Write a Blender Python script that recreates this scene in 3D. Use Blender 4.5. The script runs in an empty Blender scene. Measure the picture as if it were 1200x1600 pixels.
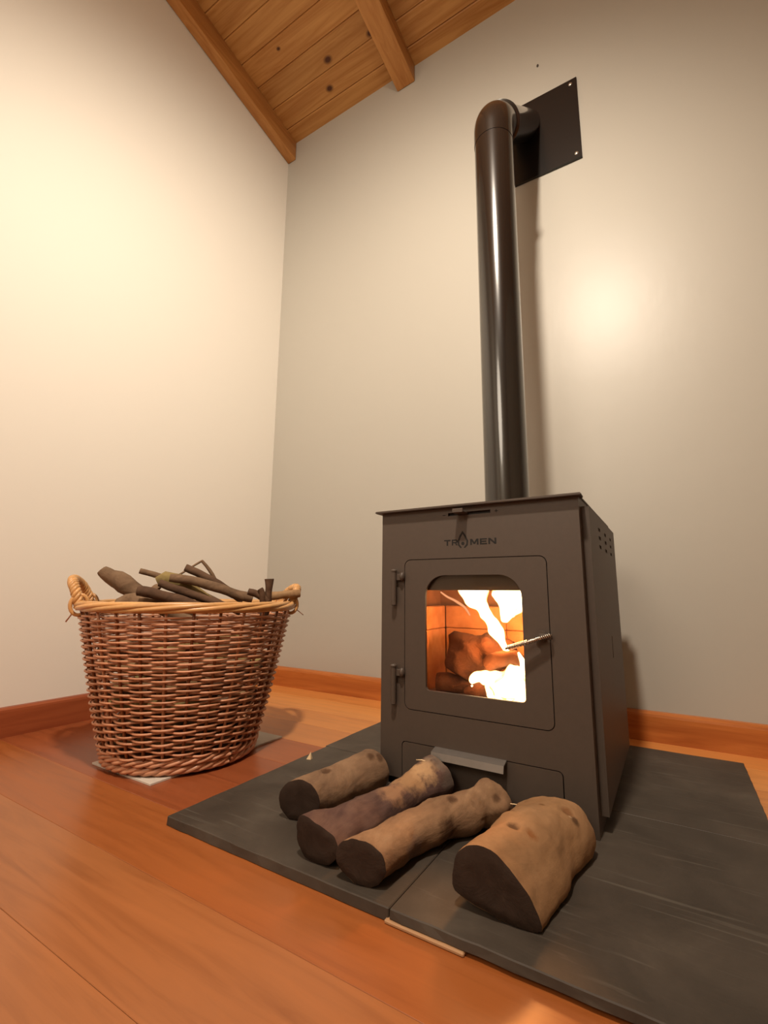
import bpy, bmesh, math, random
from mathutils import Vector, Matrix, noise

random.seed(7)
S = bpy.context.scene
COL = S.collection

# ------------------------------------------------------------------ camera
cam_data = bpy.data.cameras.new('camera')
cam = bpy.data.objects.new('camera', cam_data)
COL.objects.link(cam)
yaw, pitch, roll, fpx = 0.5501, 0.1733, 0.0088, 722.03
cy, sy, cp, sp = math.cos(yaw), math.sin(yaw), math.cos(pitch), math.sin(pitch)
fwd = Vector((-sy*cp, cy*cp, sp))
right = Vector((cy, sy, 0))
up = right.cross(fwd)
r2 = math.cos(roll)*right + math.sin(roll)*up
u2 = -math.sin(roll)*right + math.cos(roll)*up
M = Matrix((r2, u2, -fwd)).transposed().to_4x4()
M.translation = (1.4976, -1.4701, 0.373)
cam.matrix_world = M
cam_data.sensor_fit = 'VERTICAL'
cam_data.sensor_height = 36.0
cam_data.lens = 36.0*fpx/1600.0
cam_data.clip_start = 0.02
S.camera = cam

# ------------------------------------------------------------------ world, lamps, exposure
W = bpy.data.worlds.new('world')
S.world = W
W.use_nodes = True
W.node_tree.nodes['Background'].inputs[0].default_value = (1.0, 0.8, 0.6, 1)
W.node_tree.nodes['Background'].inputs[1].default_value = 0.05
S.view_settings.view_transform = 'Standard'
S.view_settings.look = 'None'
S.view_settings.gamma = 1.0
S.view_settings.use_curve_mapping = False
S.view_settings.exposure = 0.12


def lamp(name, loc, power, color, size, kind='POINT', rot=None):
    d = bpy.data.lights.new(name, kind)
    d.energy = power
    d.color = color
    if kind == 'AREA':
        d.size = size
    else:
        d.shadow_soft_size = size
    o = bpy.data.objects.new(name, d)
    o.location = loc
    if rot:
        o.rotation_euler = rot
    COL.objects.link(o)
    return o


AIM = (Vector((0.50, -0.08, 0.72)) - Vector((1.325, -1.43, 2.06))).to_track_quat('-Z', 'Y').to_euler()
key = lamp('room_lamp', (1.325, -1.43, 2.06), 150, (1.0, 0.86, 0.70), 0.05, 'SPOT', AIM)
key.data.spot_size = math.radians(134)
key.data.spot_blend = 1.0
lamp('fill_light', (1.0, -2.9, 1.75), 54, (1.0, 0.86, 0.69), 0.4)  # added fill light that lifts the wall and pipe shadows


# ------------------------------------------------------------------ node helpers
class N:
    """small wrapper that builds one procedural material"""

    def __init__(self, name):
        self.m = bpy.data.materials.new(name)
        self.m.use_nodes = True
        self.t = self.m.node_tree
        self.b = self.t.nodes['Principled BSDF']
        self.out = self.t.nodes['Material Output']

    def n(self, kind, **kw):
        o = self.t.nodes.new(kind)
        for k, v in kw.items():
            if k.startswith('i_'):
                key = k[2:]
                o.inputs[int(key) if key.isdigit() else key.replace('_', ' ')].default_value = v
            else:
                setattr(o, k, v)
        return o

    def l(self, a, b):
        self.t.links.new(a, b)

    def coord(self, scale=(1, 1, 1), kind='Object', loc=(0, 0, 0), rot=(0, 0, 0)):
        if kind == 'Position':
            src = self.n('ShaderNodeNewGeometry').outputs['Position']
        else:
            src = self.n('ShaderNodeTexCoord').outputs[kind]
        mp = self.n('ShaderNodeMapping')
        mp.inputs['Scale'].default_value = scale
        mp.inputs['Location'].default_value = loc
        mp.inputs['Rotation'].default_value = rot
        self.l(src, mp.inputs['Vector'])
        return mp.outputs[0]

    def noise(self, vec, scale=5, detail=4, rough=0.55, dist=0.0):
        o = self.n('ShaderNodeTexNoise')
        o.inputs['Scale'].default_value = scale
        o.inputs['Detail'].default_value = detail
        o.inputs['Roughness'].default_value = rough
        o.inputs['Distortion'].default_value = dist
        self.l(vec, o.inputs['Vector'])
        return o.outputs['Fac']

    def ramp(self, fac, stops):
        o = self.n('ShaderNodeValToRGB')
        e = o.color_ramp.elements
        while len(e) < len(stops):
            e.new(0.5)
        for el, (p, c) in zip(e, stops):
            el.position = p
            el.color = (*c, 1) if len(c) == 3 else c
        self.l(fac, o.inputs[0])
        return o.outputs[0]

    def mix(self, fac, a, b, mode='MIX'):
        o = self.n('ShaderNodeMix', data_type='RGBA', blend_type=mode)
        for sock, v in ((o.inputs[0], fac), (o.inputs[6], a), (o.inputs[7], b)):
            if isinstance(v, (int, float)):
                sock.default_value = v
            elif isinstance(v, tuple):
                sock.default_value = (*v, 1) if len(v) == 3 else v
            else:
                self.l(v, sock)
        return o.outputs[2]

    def math(self, op, a, b=None, clamp=False):
        o = self.n('ShaderNodeMath', operation=op, use_clamp=clamp)
        for i, v in enumerate((a, b)):
            if v is None:
                continue
            if isinstance(v, (int, float)):
                o.inputs[i].default_value = v
            else:
                self.l(v, o.inputs[i])
        return o.outputs[0]

    def bump(self, h, strength=0.3, dist=0.002):
        o = self.n('ShaderNodeBump')
        o.inputs['Strength'].default_value = strength
        o.inputs['Distance'].default_value = dist
        self.l(h, o.inputs['Height'])
        self.l(o.outputs[0], self.b.inputs['Normal'])

    def set(self, **kw):
        for k, v in kw.items():
            key = {'base': 'Base Color', 'rough': 'Roughness', 'metal': 'Metallic', 'spec': 'Specular IOR Level',
                   'coat': 'Coat Weight', 'coat_rough': 'Coat Roughness', 'ior': 'IOR'}[k]
            s = self.b.inputs[key]
            if isinstance(v, (int, float)):
                s.default_value = v
            elif isinstance(v, tuple):
                s.default_value = (*v, 1) if len(v) == 3 else v
            else:
                self.l(v, s)
        return self


def rand_tint(k, color, amount):
    """per-object lightness variation"""
    oi = k.n('ShaderNodeObjectInfo')
    f = k.math('MULTIPLY_ADD', oi.outputs['Random'], amount)
    k.t.nodes[-1].inputs[2].default_value = 1.0 - amount/2
    hs = k.n('ShaderNodeHueSaturation')
    k.l(color, hs.inputs['Color'])
    k.l(f, hs.inputs['Value'])
    return hs.outputs[0]


# ------------------------------------------------------------------ materials
def mat_wall(name, c, rough, spec, bump):
    k = N(name)
    v = k.coord(kind='Position')
    big = k.noise(v, 1.3, 3, 0.5)
    col = k.mix(k.math('MULTIPLY', big, 0.25), c, tuple(x*0.86 for x in c))
    fine = k.noise(k.coord((1, 1, 0.35), 'Position'), 38, 5, 0.6)
    soft = k.noise(v, 9, 3, 0.5)
    k.set(base=col, rough=rough, spec=spec)
    k.bump(k.math('ADD', k.math('MULTIPLY', fine, 0.35), soft), bump, 0.004)
    return k.m


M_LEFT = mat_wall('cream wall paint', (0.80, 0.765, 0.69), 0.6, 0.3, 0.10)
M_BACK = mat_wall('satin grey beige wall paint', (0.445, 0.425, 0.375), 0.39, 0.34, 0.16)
M_FILL = mat_wall('plain far wall paint', (0.6, 0.54, 0.44), 0.7, 0.2, 0.1)


def mat_floor():
    k = N('varnished red eucalyptus boards')
    v = k.coord((1.2, 16, 1), 'Position')
    oi = k.n('ShaderNodeObjectInfo')
    add = k.n('ShaderNodeVectorMath', operation='ADD')
    k.l(v, add.inputs[0])
    sc = k.n('ShaderNodeVectorMath', operation='SCALE')
    sc.inputs[0].default_value = (37, 11, 5)
    k.l(oi.outputs['Random'], sc.inputs['Scale'])
    k.l(sc.outputs[0], add.inputs[1])
    g = k.noise(add.outputs[0], 3.2, 6, 0.62, 0.6)
    col = k.ramp(g, [(0.25, (0.76, 0.71, 0.67)), (0.5, (1, 1, 1)), (0.8, (1.14, 1.13, 1.1))])
    tint = k.n('ShaderNodeAttribute', attribute_type='OBJECT', attribute_name='tone')
    col = k.mix(1.0, tint.outputs['Color'], col, 'MULTIPLY')
    k.set(base=col, rough=k.math('MULTIPLY_ADD', g, 0.14), spec=0.5)
    k.t.nodes[-1].inputs[2].default_value = 0.24
    k.bump(g, 0.05, 0.001)
    return k.m


M_FLOOR = mat_floor()


def mat_wood(name, light, dark, along='x', rough=0.45, scale=1.0, tint=0.18, knots=()):
    k = N(name)
    s = {'x': (1.0, 14, 14), 'y': (14, 1.0, 14), 'z': (14, 14, 1.0)}[along]
    v = k.coord(tuple(a*scale for a in s), 'Position')
    g = k.noise(v, 2.6, 6, 0.6, 0.9)
    col = k.ramp(g, [(0.28, dark), (0.62, light), (0.9, tuple(min(1, x*1.12) for x in light))])
    col = rand_tint(k, col, tint)
    pos = k.n('ShaderNodeNewGeometry').outputs['Position']
    for (x, y, z, r) in knots:
        sub = k.n('ShaderNodeVectorMath', operation='SUBTRACT')
        k.l(pos, sub.inputs[0])
        sub.inputs[1].default_value = (x, y, z)
        mul = k.n('ShaderNodeVectorMath', operation='MULTIPLY')
        k.l(sub.outputs[0], mul.inputs[0])
        mul.inputs[1].default_value = (0.7/r, 1.0/r, 0.3/r)
        ln = k.n('ShaderNodeVectorMath', operation='LENGTH')
        k.l(mul.outputs[0], ln.inputs[0])
        f = k.n('ShaderNodeMapRange')
        k.l(ln.outputs['Value'], f.inputs[0])
        f.inputs[1].default_value = 0.6
        f.inputs[2].default_value = 1.5
        f.inputs[3].default_value = 1.0
        f.inputs[4].default_value = 0.0
        col = k.mix(f.outputs[0], col, (0.07, 0.018, 0.004))
    k.set(base=col, rough=rough, spec=0.35)
    k.bump(g, 0.08, 0.001)
    return k.m


KNOTS = [(0.408, -0.198, 2.674, 0.012), (0.349, -0.109, 2.66, 0.011), (0.622, -0.185, 2.672, 0.011),
         (0.24, -0.33, 2.69, 0.006)]
M_CEIL = mat_wood('varnished pine ceiling boards', (0.50, 0.25, 0.075), (0.34, 0.135, 0.03), 'x', 0.5, knots=KNOTS)
M_RAFTER = mat_wood('varnished pine rafter', (0.50, 0.235, 0.07), (0.36, 0.14, 0.035), 'y', 0.5)
M_BASEB = mat_wood('lit orange baseboard', (0.52, 0.17, 0.04), (0.34, 0.09, 0.018), 'x', 0.33)  # back board coloured brighter, the lamp's direct light is in the colour
M_BASEL = mat_wood('shaded red baseboard', (0.33, 0.085, 0.03), (0.23, 0.05, 0.017), 'y', 0.36)  # left board coloured darker, its shade is in the colour


def mat_slate():
    k = N('dark grey slate')
    v = k.coord(kind='Position')
    a = k.noise(v, 7, 6, 0.6, 0.4)
    b = k.noise(k.coord((2, 9, 3), 'Position', rot=(0, 0, 0.35)), 6, 5, 0.7)
    col = k.ramp(a, [(0.3, (0.036, 0.028, 0.021)), (0.55, (0.060, 0.047, 0.036)), (0.8, (0.098, 0.080, 0.062))])
    scr = k.noise(k.coord((3, 60, 3), 'Position', rot=(0, 0, -0.12)), 2.2, 2, 0.5, 0.5)
    sf = k.ramp(scr, [(0.63, (0, 0, 0)), (0.74, (1, 1, 1))])
    col = k.mix(k.math('MULTIPLY', sf, 0.30), col, (0.17, 0.155, 0.13))
    k.set(base=rand_tint(k, col, 0.15), rough=0.58, spec=0.35)
    k.bump(k.math('ADD', a, k.math('MULTIPLY', b, 0.5)), 0.35, 0.003)
    return k.m


M_SLATE = mat_slate()


def mat_plain(name, c, rough=0.5, metal=0.0, spec=0.5, nz=0.12, nscale=60, bump=0.0, coat=0.0):
    k = N(name)
    v = k.coord(kind='Position')
    a = k.noise(v, nscale, 3, 0.5)
    col = k.mix(a, tuple(x*(1-nz) for x in c), tuple(min(1, x*(1+nz)) for x in c))
    k.set(base=col, rough=rough, metal=metal, spec=spec, coat=coat)
    if coat:
        k.b.inputs['Coat Roughness'].default_value = 0.06
    if bump:
        k.bump(a, bump, 0.0006)
    return k.m


M_STOVE = mat_plain('charcoal stove paint', (0.070, 0.0515, 0.040), 0.52, 0, 0.45, 0.08, 130, 0.15)
M_STOVE_D = mat_plain('dark stove recess', (0.012, 0.010, 0.009), 0.7)
M_LETTER = mat_plain('black cut lettering', (0.006, 0.005, 0.004), 0.8)
M_INNER = mat_plain('glow tinted firebox steel', (0.24, 0.115, 0.06), 0.8, 0, 0.2, 0.3, 40)  # orange tint paints in the fire's glow on the steel
M_STEEL = mat_plain('worn steel handle', (0.20, 0.18, 0.165), 0.4, 0.6)
M_CHROME = mat_plain('bright chrome spring', (0.75, 0.72, 0.68), 0.18, 1.0)
M_ENAMEL = mat_plain('black glossy enamel', (0.010, 0.0075, 0.006), 0.20, 0, 0.6, 0.05, 20, 0, 0.6)
M_PLATE = mat_plain('black satin enamel', (0.010, 0.008, 0.007), 0.33, 0, 0.5, 0.05)
M_SCREW = mat_plain('zinc screw head', (0.7, 0.67, 0.6), 0.3, 0.9)
M_CARD = mat_plain('pale card', (0.62, 0.57, 0.50), 0.6)
M_CARD_EDGE = mat_plain('tan card edge', (0.42, 0.29, 0.17), 0.7)
M_SHIM = mat_plain('raw pale board strip', (0.42, 0.24, 0.12), 0.7)
M_CHIP = mat_plain('fresh wood chip', (0.72, 0.52, 0.30), 0.7)
M_ASH = mat_plain('grey ash bed', (0.18, 0.12, 0.09), 0.95, 0, 0.1, 0.4, 60, 0.5)
M_SPOT = mat_plain('dark wall plug', (0.06, 0.05, 0.04), 0.8)


def mat_brick():
    k = N('firebrick')
    a = k.noise(k.coord(kind='Position'), 30, 5, 0.6)
    col = k.ramp(a, [(0.3, (0.40, 0.16, 0.06)), (0.7, (0.60, 0.28, 0.12))])
    k.set(base=rand_tint(k, col, 0.2), rough=0.9, spec=0.1)
    k.bump(a, 0.3, 0.002)
    return k.m


M_BRICK = mat_brick()


def mat_wicker(name, c):
    k = N(name)
    a = k.noise(k.coord(kind='Object'), 45, 4, 0.6)
    col = k.mix(a, tuple(x*0.72 for x in c), tuple(min(1, x*1.2) for x in c))
    k.set(base=rand_tint(k, col, 0.30), rough=0.36, spec=0.5)
    return k.m


M_WICK = mat_wicker('varnished wicker', (0.56, 0.265, 0.148))
M_WICK_L = mat_wicker('honey wicker rim', (0.62, 0.33, 0.125))
M_WICK_D = mat_wicker('gap shade wicker', (0.25, 0.09, 0.035))  # darker copy that paints shade into the gaps of the weave


def mat_bark(name, stops, scale=18, bump=0.8, stretch=(1, 0.35, 1), spots=(), dim=1.0):
    k = N(name)
    v = k.coord(stretch, 'Object')
    a = k.noise(v, scale, 7, 0.65, 0.8)
    b = k.noise(k.coord(kind='Object'), 70, 4, 0.6)
    patch = k.noise(k.coord(kind='Object'), 9, 3, 0.5, 0.3)
    mixed = k.math('ADD', k.math('MULTIPLY', a, 0.55), k.math('MULTIPLY', patch, 0.45))
    col = k.ramp(mixed, stops)
    col = k.mix(1.0, col, (dim, dim, dim), 'MULTIPLY')
    col = k.mix(k.ramp(b, [(0.45, (0, 0, 0)), (0.75, (0.24, 0.24, 0.24))]), col, tuple(x*0.35 for x in stops[1][1]))
    pos = k.n('ShaderNodeNewGeometry').outputs['Position']
    for (x, y, z, r, c) in spots:          # knots, bare patches and scars that belong to this log
        sub = k.n('ShaderNodeVectorMath', operation='DISTANCE')
        k.l(pos, sub.inputs[0])
        sub.inputs[1].default_value = (x, y, z)
        f = k.n('ShaderNodeMapRange')
        k.l(k.math('ADD', sub.outputs['Value'], k.math('MULTIPLY', k.math('SUBTRACT', b, 0.5), r*1.6)), f.inputs[0])
        f.inputs[1].default_value = r*0.55
        f.inputs[2].default_value = r*1.15
        f.inputs[3].default_value = 0.85
        f.inputs[4].default_value = 0.0
        col = k.mix(f.outputs[0], col, c)
    k.set(base=col, rough=0.85, spec=0.15)
    k.bump(k.math('ADD', a, k.math('MULTIPLY', b, 0.3)), bump, 0.004)
    return k.m


DK, GR, TN = (0.07, 0.035, 0.018), (0.17, 0.125, 0.095), (0.44, 0.27, 0.14)
M_BARK1 = mat_bark('brown grey bark', [(0.36, (0.09, 0.055, 0.036)), (0.46, (0.21, 0.125, 0.075)), (0.56, (0.30, 0.18, 0.105)), (0.70, (0.37, 0.235, 0.14))],
                   dim=0.82, spots=((0.975, -0.80, 0.078, 0.010, DK), (1.006, -0.705, 0.080, 0.010, DK), (1.015, -0.69, 0.075, 0.010, DK)))
M_BARK2 = mat_bark('split purple brown bark', [(0.36, (0.05, 0.028, 0.026)), (0.47, (0.12, 0.068, 0.055)), (0.56, (0.19, 0.11, 0.08)), (0.70, (0.27, 0.165, 0.11))], 14,
                   dim=0.82, spots=((1.105, -0.745, 0.074, 0.030, (0.36, 0.205, 0.10)), (1.120, -0.715, 0.080, 0.022, TN), (1.100, -0.79, 0.066, 0.022, (0.30, 0.16, 0.085)),
                          (1.125, -0.686, 0.080, 0.022, GR), (1.150, -0.69, 0.062, 0.020, (0.10, 0.075, 0.06)), (1.083, -0.855, 0.056, 0.007, (0.5, 0.42, 0.34))))
M_BARK3 = mat_bark('knobbly tan bark', [(0.36, (0.12, 0.065, 0.036)), (0.46, (0.25, 0.145, 0.082)), (0.58, (0.34, 0.205, 0.115)), (0.72, (0.41, 0.265, 0.16))], 16,
                   dim=0.82, spots=((1.19, -0.765, 0.068, 0.008, DK), (1.196, -0.80, 0.040, 0.018, DK), (1.178, -0.86, 0.030, 0.020, (0.13, 0.085, 0.065)), (1.215, -0.745, 0.055, 0.008, DK), (1.242, -0.712, 0.062, 0.007, DK)))
M_BARK4 = mat_bark('smooth orange tan bark', [(0.28, (0.16, 0.075, 0.03)), (0.40, (0.31, 0.17, 0.08)), (0.58, (0.37, 0.21, 0.105)), (0.76, (0.42, 0.25, 0.135))], 10, 0.5,
                   dim=0.82, spots=((1.304, -0.835, 0.083, 0.009, DK), (1.322, -0.83, 0.073, 0.010, (0.19, 0.075, 0.025)), (1.283, -0.79, 0.083, 0.009, (0.17, 0.07, 0.025)),
                          (1.350, -0.735, 0.078, 0.009, (0.17, 0.075, 0.03)), (1.362, -0.742, 0.070, 0.007, DK), (1.356, -0.742, 0.076, 0.004, (0.6, 0.45, 0.3)), (1.318, -0.745, 0.080, 0.005, (0.15, 0.065, 0.025))))
M_CUT = mat_bark('weathered shaded sawn end', [(0.3, (0.022, 0.013, 0.009)), (0.6, (0.040, 0.025, 0.018)), (0.8, (0.065, 0.042, 0.030))], 30, 0.4, (1, 1, 1))  # weathered wood, painted darker still for the shade on the cut faces
M_SPLIT = mat_bark('dark split face', [(0.3, (0.04, 0.02, 0.012)), (0.6, (0.075, 0.04, 0.025)), (0.8, (0.10, 0.06, 0.04))], 26, 0.6)
M_CHAR = mat_bark('charred firewood', [(0.3, (0.04, 0.016, 0.010)), (0.6, (0.085, 0.034, 0.018)), (0.8, (0.13, 0.055, 0.03))], 40, 1.0)
STICK = [
    mat_bark('grey brown stick bark', [(0.3, (0.06, 0.036, 0.022)), (0.5, (0.20, 0.125, 0.075)), (0.75, (0.31, 0.21, 0.13))], 30, 0.6),
    mat_bark('olive stick bark', [(0.3, (0.11, 0.075, 0.03)), (0.5, (0.26, 0.19, 0.075)), (0.75, (0.36, 0.28, 0.12))], 24, 0.5),
    mat_bark('dark stick bark', [(0.3, (0.045, 0.025, 0.016)), (0.5, (0.115, 0.065, 0.04)), (0.75, (0.19, 0.115, 0.07))], 30, 0.6),
    mat_bark('tan stick bark', [(0.3, (0.16, 0.085, 0.04)), (0.5, (0.30, 0.18, 0.09)), (0.75, (0.40, 0.26, 0.14))], 30, 0.5),
]


def mat_glass():
    k = N('stove glass')
    tr = k.n('ShaderNodeBsdfTransparent')
    tr.inputs[0].default_value = (0.97, 0.93, 0.88, 1)
    gl = k.n('ShaderNodeBsdfGlossy')
    gl.inputs['Roughness'].default_value = 0.05
    fr = k.n('ShaderNodeFresnel')
    fr.inputs[0].default_value = 1.4
    mx = k.n('ShaderNodeMixShader')
    k.l(fr.outputs[0], mx.inputs[0])
    k.l(tr.outputs[0], mx.inputs[1])
    k.l(gl.outputs[0], mx.inputs[2])
    k.l(mx.outputs[0], k.out.inputs[0])
    return k.m


M_GLASS = mat_glass()


def mat_flame(name, strength, core, mid, edge, t0=0.6):
    k = N(name)
    lw = k.n('ShaderNodeLayerWeight')
    lw.inputs[0].default_value = 0.35
    nz = k.noise(k.coord(kind='Position'), 45, 3, 0.6, 0.8)
    f = k.math('ADD', lw.outputs['Facing'], k.math('MULTIPLY', k.math('SUBTRACT', nz, 0.5), 0.5))
    col = k.ramp(f, [(0.30, core), (0.62, mid), (0.88, edge)])
    em = k.n('ShaderNodeEmission')
    em.inputs[1].default_value = strength
    k.l(col, em.inputs[0])
    tr = k.n('ShaderNodeBsdfTransparent')
    mx = k.n('ShaderNodeMixShader')
    k.l(k.ramp(f, [(t0, (0, 0, 0)), (0.97, (1, 1, 1))]), mx.inputs[0])
    k.l(em.outputs[0], mx.inputs[1])
    k.l(tr.outputs[0], mx.inputs[2])
    k.l(mx.outputs[0], k.out.inputs[0])
    return k.m


M_FLAME = mat_flame('flame', 8.0, (1.0, 0.74, 0.40), (0.60, 0.26, 0.07), (0.22, 0.055, 0.008))
M_WISP = mat_flame('thin flame', 1.0, (0.95, 0.42, 0.20), (0.8, 0.30, 0.12), (0.6, 0.18, 0.06), 0.1)


# ------------------------------------------------------------------ mesh helpers
def obj(name, bm, mats, parent=None, smooth=False, angle=None):
    me = bpy.data.meshes.new(name)
    bmesh.ops.recalc_face_normals(bm, faces=bm.faces)
    if smooth:
        for f in bm.faces:
            f.smooth = True
    if smooth and angle:
        for e in bm.edges:
            if len(e.link_faces) == 2 and e.calc_face_angle(0) > angle:
                e.smooth = False
    bm.to_mesh(me)
    bm.free()
    for m in (mats if isinstance(mats, (list, tuple)) else [mats]):
        me.materials.append(m)
    o = bpy.data.objects.new(name, me)
    COL.objects.link(o)
    if parent:
        o.parent = parent
        pw = parent
        off = Vector((0, 0, 0))
        while pw is not None:
            off += pw.location
            pw = pw.parent
        o.location = -off       # geometry is written in world coordinates
    return o


def thing(name, label, cat, loc, group=None):
    o = bpy.data.objects.new(name, None)
    o.empty_display_size = 0.05
    o.location = loc
    COL.objects.link(o)
    o['label'] = label
    o['category'] = cat
    if group:
        o['group'] = group
    return o


def tag(o, label, cat, group=None):
    o['label'] = label
    o['category'] = cat
    if group:
        o['group'] = group
    return o


def box(bm, x0, x1, y0, y1, z0, z1, bevel=0.0, segs=2):
    r = bmesh.ops.create_cube(bm, size=1.0)
    vs = r['verts']
    for v in vs:
        v.co = Vector(((x0+x1)/2 + v.co.x*(x1-x0), (y0+y1)/2 + v.co.y*(y1-y0), (z0+z1)/2 + v.co.z*(z1-z0)))
    if bevel:
        es = list({e for v in vs for e in v.link_edges})
        bmesh.ops.bevel(bm, geom=es, offset=bevel, segments=segs, affect='EDGES', profile=0.5)
    return vs


def rrect(x0, x1, z0, z1, rt, rb=None, seg=6):
    """rounded rectangle outline (x, z), rt top radius, rb bottom radius"""
    rb = rt if rb is None else rb
    pts = []
    for (cx, cz, r, a0) in ((x1-rt, z1-rt, rt, 0), (x0+rt, z1-rt, rt, 90), (x0+rb, z0+rb, rb, 180), (x1-rb, z0+rb, rb, 270)):
        for i in range(seg+1):
            a = math.radians(a0 + 90*i/seg)
            pts.append((cx + r*math.cos(a), cz + r*math.sin(a)))
    return pts


def sheet(bm, outer, holes, y0, y1, axis='y'):
    """plate with holes: outlines in (x, z), thickness y0..y1 (or outlines in (y, z) with thickness along x)"""
    def P(a, b, t):
        return (a, t, b) if axis == 'y' else (t, a, b) if axis == 'x' else (a, b, t)
    edges = []
    for loop in [outer] + holes:
        vs = [bm.verts.new(P(a, b, y0)) for a, b in loop]
        edges += [bm.edges.new((vs[i], vs[(i+1) % len(vs)])) for i in range(len(vs))]
    r = bmesh.ops.triangle_fill(bm, edges=edges, use_beauty=True, use_dissolve=False)
    faces = [g for g in r['geom'] if isinstance(g, bmesh.types.BMFace)]
    ex = bmesh.ops.extrude_face_region(bm, geom=faces)
    d = Vector(P(0, 0, y1-y0))
    for g in ex['geom']:
        if isinstance(g, bmesh.types.BMVert):
            g.co += d


def frames(pts, closed=False):
    n = len(pts)
    tg = []
    for i in range(n):
        a = pts[(i-1) % n] if (closed or i > 0) else pts[i]
        b = pts[(i+1) % n] if (closed or i < n-1) else pts[i]
        tg.append((b-a).normalized())
    ref = Vector((0, 0, 1)) if abs(tg[0].z) < 0.9 else Vector((1, 0, 0))
    out = []
    u = (ref - tg[0]*ref.dot(tg[0])).normalized()
    for t in tg:
        u = (u - t*u.dot(t))
        u = u.normalized() if u.length > 1e-6 else t.orthogonal().normalized()
        out.append((t, u, t.cross(u)))
    return out


def tube(bm, pts, rad, sides=6, closed=False, caps=True, wob=0.0, seed=0, capmat=None):
    pts = [Vector(p) for p in pts]
    fr = frames(pts, closed)
    rings = []
    for i, p in enumerate(pts):
        r = rad[i] if isinstance(rad, (list, tuple)) else rad
        ring = []
        for s in range(sides):
            a = 2*math.pi*s/sides
            k = 1.0
            d = fr[i][1]*math.cos(a) + fr[i][2]*math.sin(a)
            if wob:
                q_ = p + d*r
                k += wob*(noise.noise(q_*22 + Vector((seed*3.7, seed, 0))) + 0.5*noise.noise(q_*60 + Vector((seed, seed*2.1, 5))))
            ring.append(bm.verts.new(p + d*r*k))
        rings.append(ring)
    n = len(rings)
    for i in range(n if closed else n-1):
        a, b = rings[i], rings[(i+1) % n]
        for s in range(sides):
            bm.faces.new((a[s], a[(s+1) % sides], b[(s+1) % sides], b[s]))
    if caps and not closed:
        for ring in (rings[0][::-1], rings[-1]):
            f = bm.faces.new(ring)
            if capmat is not None:
                f.material_index = capmat
    return rings


def smooth_path(ctrl, n):
    """Catmull-Rom through control points; each is (x, y, z, r)"""
    c = [Vector(q) for q in [tuple(p[:3]) for p in ctrl]]
    rr = [p[3] for p in ctrl]
    out, ro = [], []
    m = len(c)-1
    for i in range(n):
        t = i/(n-1)*m
        k = min(int(t), m-1)
        f = t-k
        p0, p1, p2, p3 = c[max(k-1, 0)], c[k], c[k+1], c[min(k+2, m)]
        out.append(0.5*((2*p1) + (p2-p0)*f + (2*p0-5*p1+4*p2-p3)*f*f + (3*p1-p0-3*p2+p3)*f**3))
        ro.append(rr[k]*(1-f) + rr[k+1]*f)
    return out, ro


def revolve(bm, prof, cx, cy_, z0=0.0, seg=40):
    rings = []
    for r, z in prof:
        rings.append([bm.verts.new((cx + r*math.cos(2*math.pi*i/seg), cy_ + r*math.sin(2*math.pi*i/seg), z0+z)) for i in range(seg)])
    for a, b in zip(rings, rings[1:]):
        for i in range(seg):
            bm.faces.new((a[i], a[(i+1) % seg], b[(i+1) % seg], b[i]))
    bm.faces.new(rings[0][::-1])
    bm.faces.new(rings[-1])


# ------------------------------------------------------------------ room shell
XR, YF = 3.7, -3.8
CZ, SL = 2.6423, 0.1589            # eave height at the back wall and slope of the roof


def zc(y):
    return CZ - SL*y


def struct(o):
    o['kind'] = 'structure'
    return o


bm = bmesh.new()
box(bm, -0.1, XR+0.1, 0.0, 0.1, -0.05, CZ+0.1)
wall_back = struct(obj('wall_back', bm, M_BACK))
bm = bmesh.new()
vs = box(bm, -0.1, 0.0, YF, 0.0, -0.05, CZ+0.1)
for v in vs:
    if v.co.z > 1:
        v.co.z = zc(v.co.y) + 0.1
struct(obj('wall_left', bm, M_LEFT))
bm = bmesh.new()
vs = box(bm, XR, XR+0.1, YF, 0.0, -0.05, CZ+0.1)
for v in vs:
    if v.co.z > 1:
        v.co.z = zc(v.co.y) + 0.1
struct(obj('wall_right', bm, M_FILL))
bm = bmesh.new()
box(bm, -0.1, XR+0.1, YF-0.1, YF, -0.05, zc(YF)+0.1)
struct(obj('wall_front', bm, M_FILL))

# floor: a sub floor that carries each plank
bm = bmesh.new()
box(bm, -0.1, XR+0.1, YF-0.1, 0.1, -0.12, -0.018)
floor = struct(obj('floor', bm, M_STOVE_D))
edges_y = [0.0, -0.115]
while edges_y[-1] > YF:
    edges_y.append(edges_y[-1]-0.1325)
edges_y[-1] = YF
RED, MID, PALE, ORNG = (0.27, 0.068, 0.022), (0.33, 0.095, 0.026), (0.36, 0.132, 0.042), (0.50, 0.20, 0.055)
tones = [(0.66, 0.26, 0.07), (0.68, 0.29, 0.085), (0.60, 0.24, 0.068), (0.52, 0.20, 0.06), (0.32, 0.09, 0.03), (0.27, 0.072, 0.025), (0.28, 0.075, 0.025),
         (0.33, 0.10, 0.025), (0.35, 0.127, 0.04), PALE, (0.37, 0.138, 0.044), (0.33, 0.115, 0.036), (0.36, 0.135, 0.043), (0.32, 0.11, 0.036)]  # rows mix timber colour with painted light at the back, shade by the basket
for i, (a, b) in enumerate(zip(edges_y, edges_y[1:])):
    bm = bmesh.new()
    box(bm, 0.0, XR, b+0.0002, a-0.0002, -0.018, 0.0, 0.0005, 1)
    p = obj('plank', bm, M_FLOOR, floor)
    p['tone'] = [*(tones[i] if i < len(tones) else random.choice([PALE, MID, ORNG])), 1.0]

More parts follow.
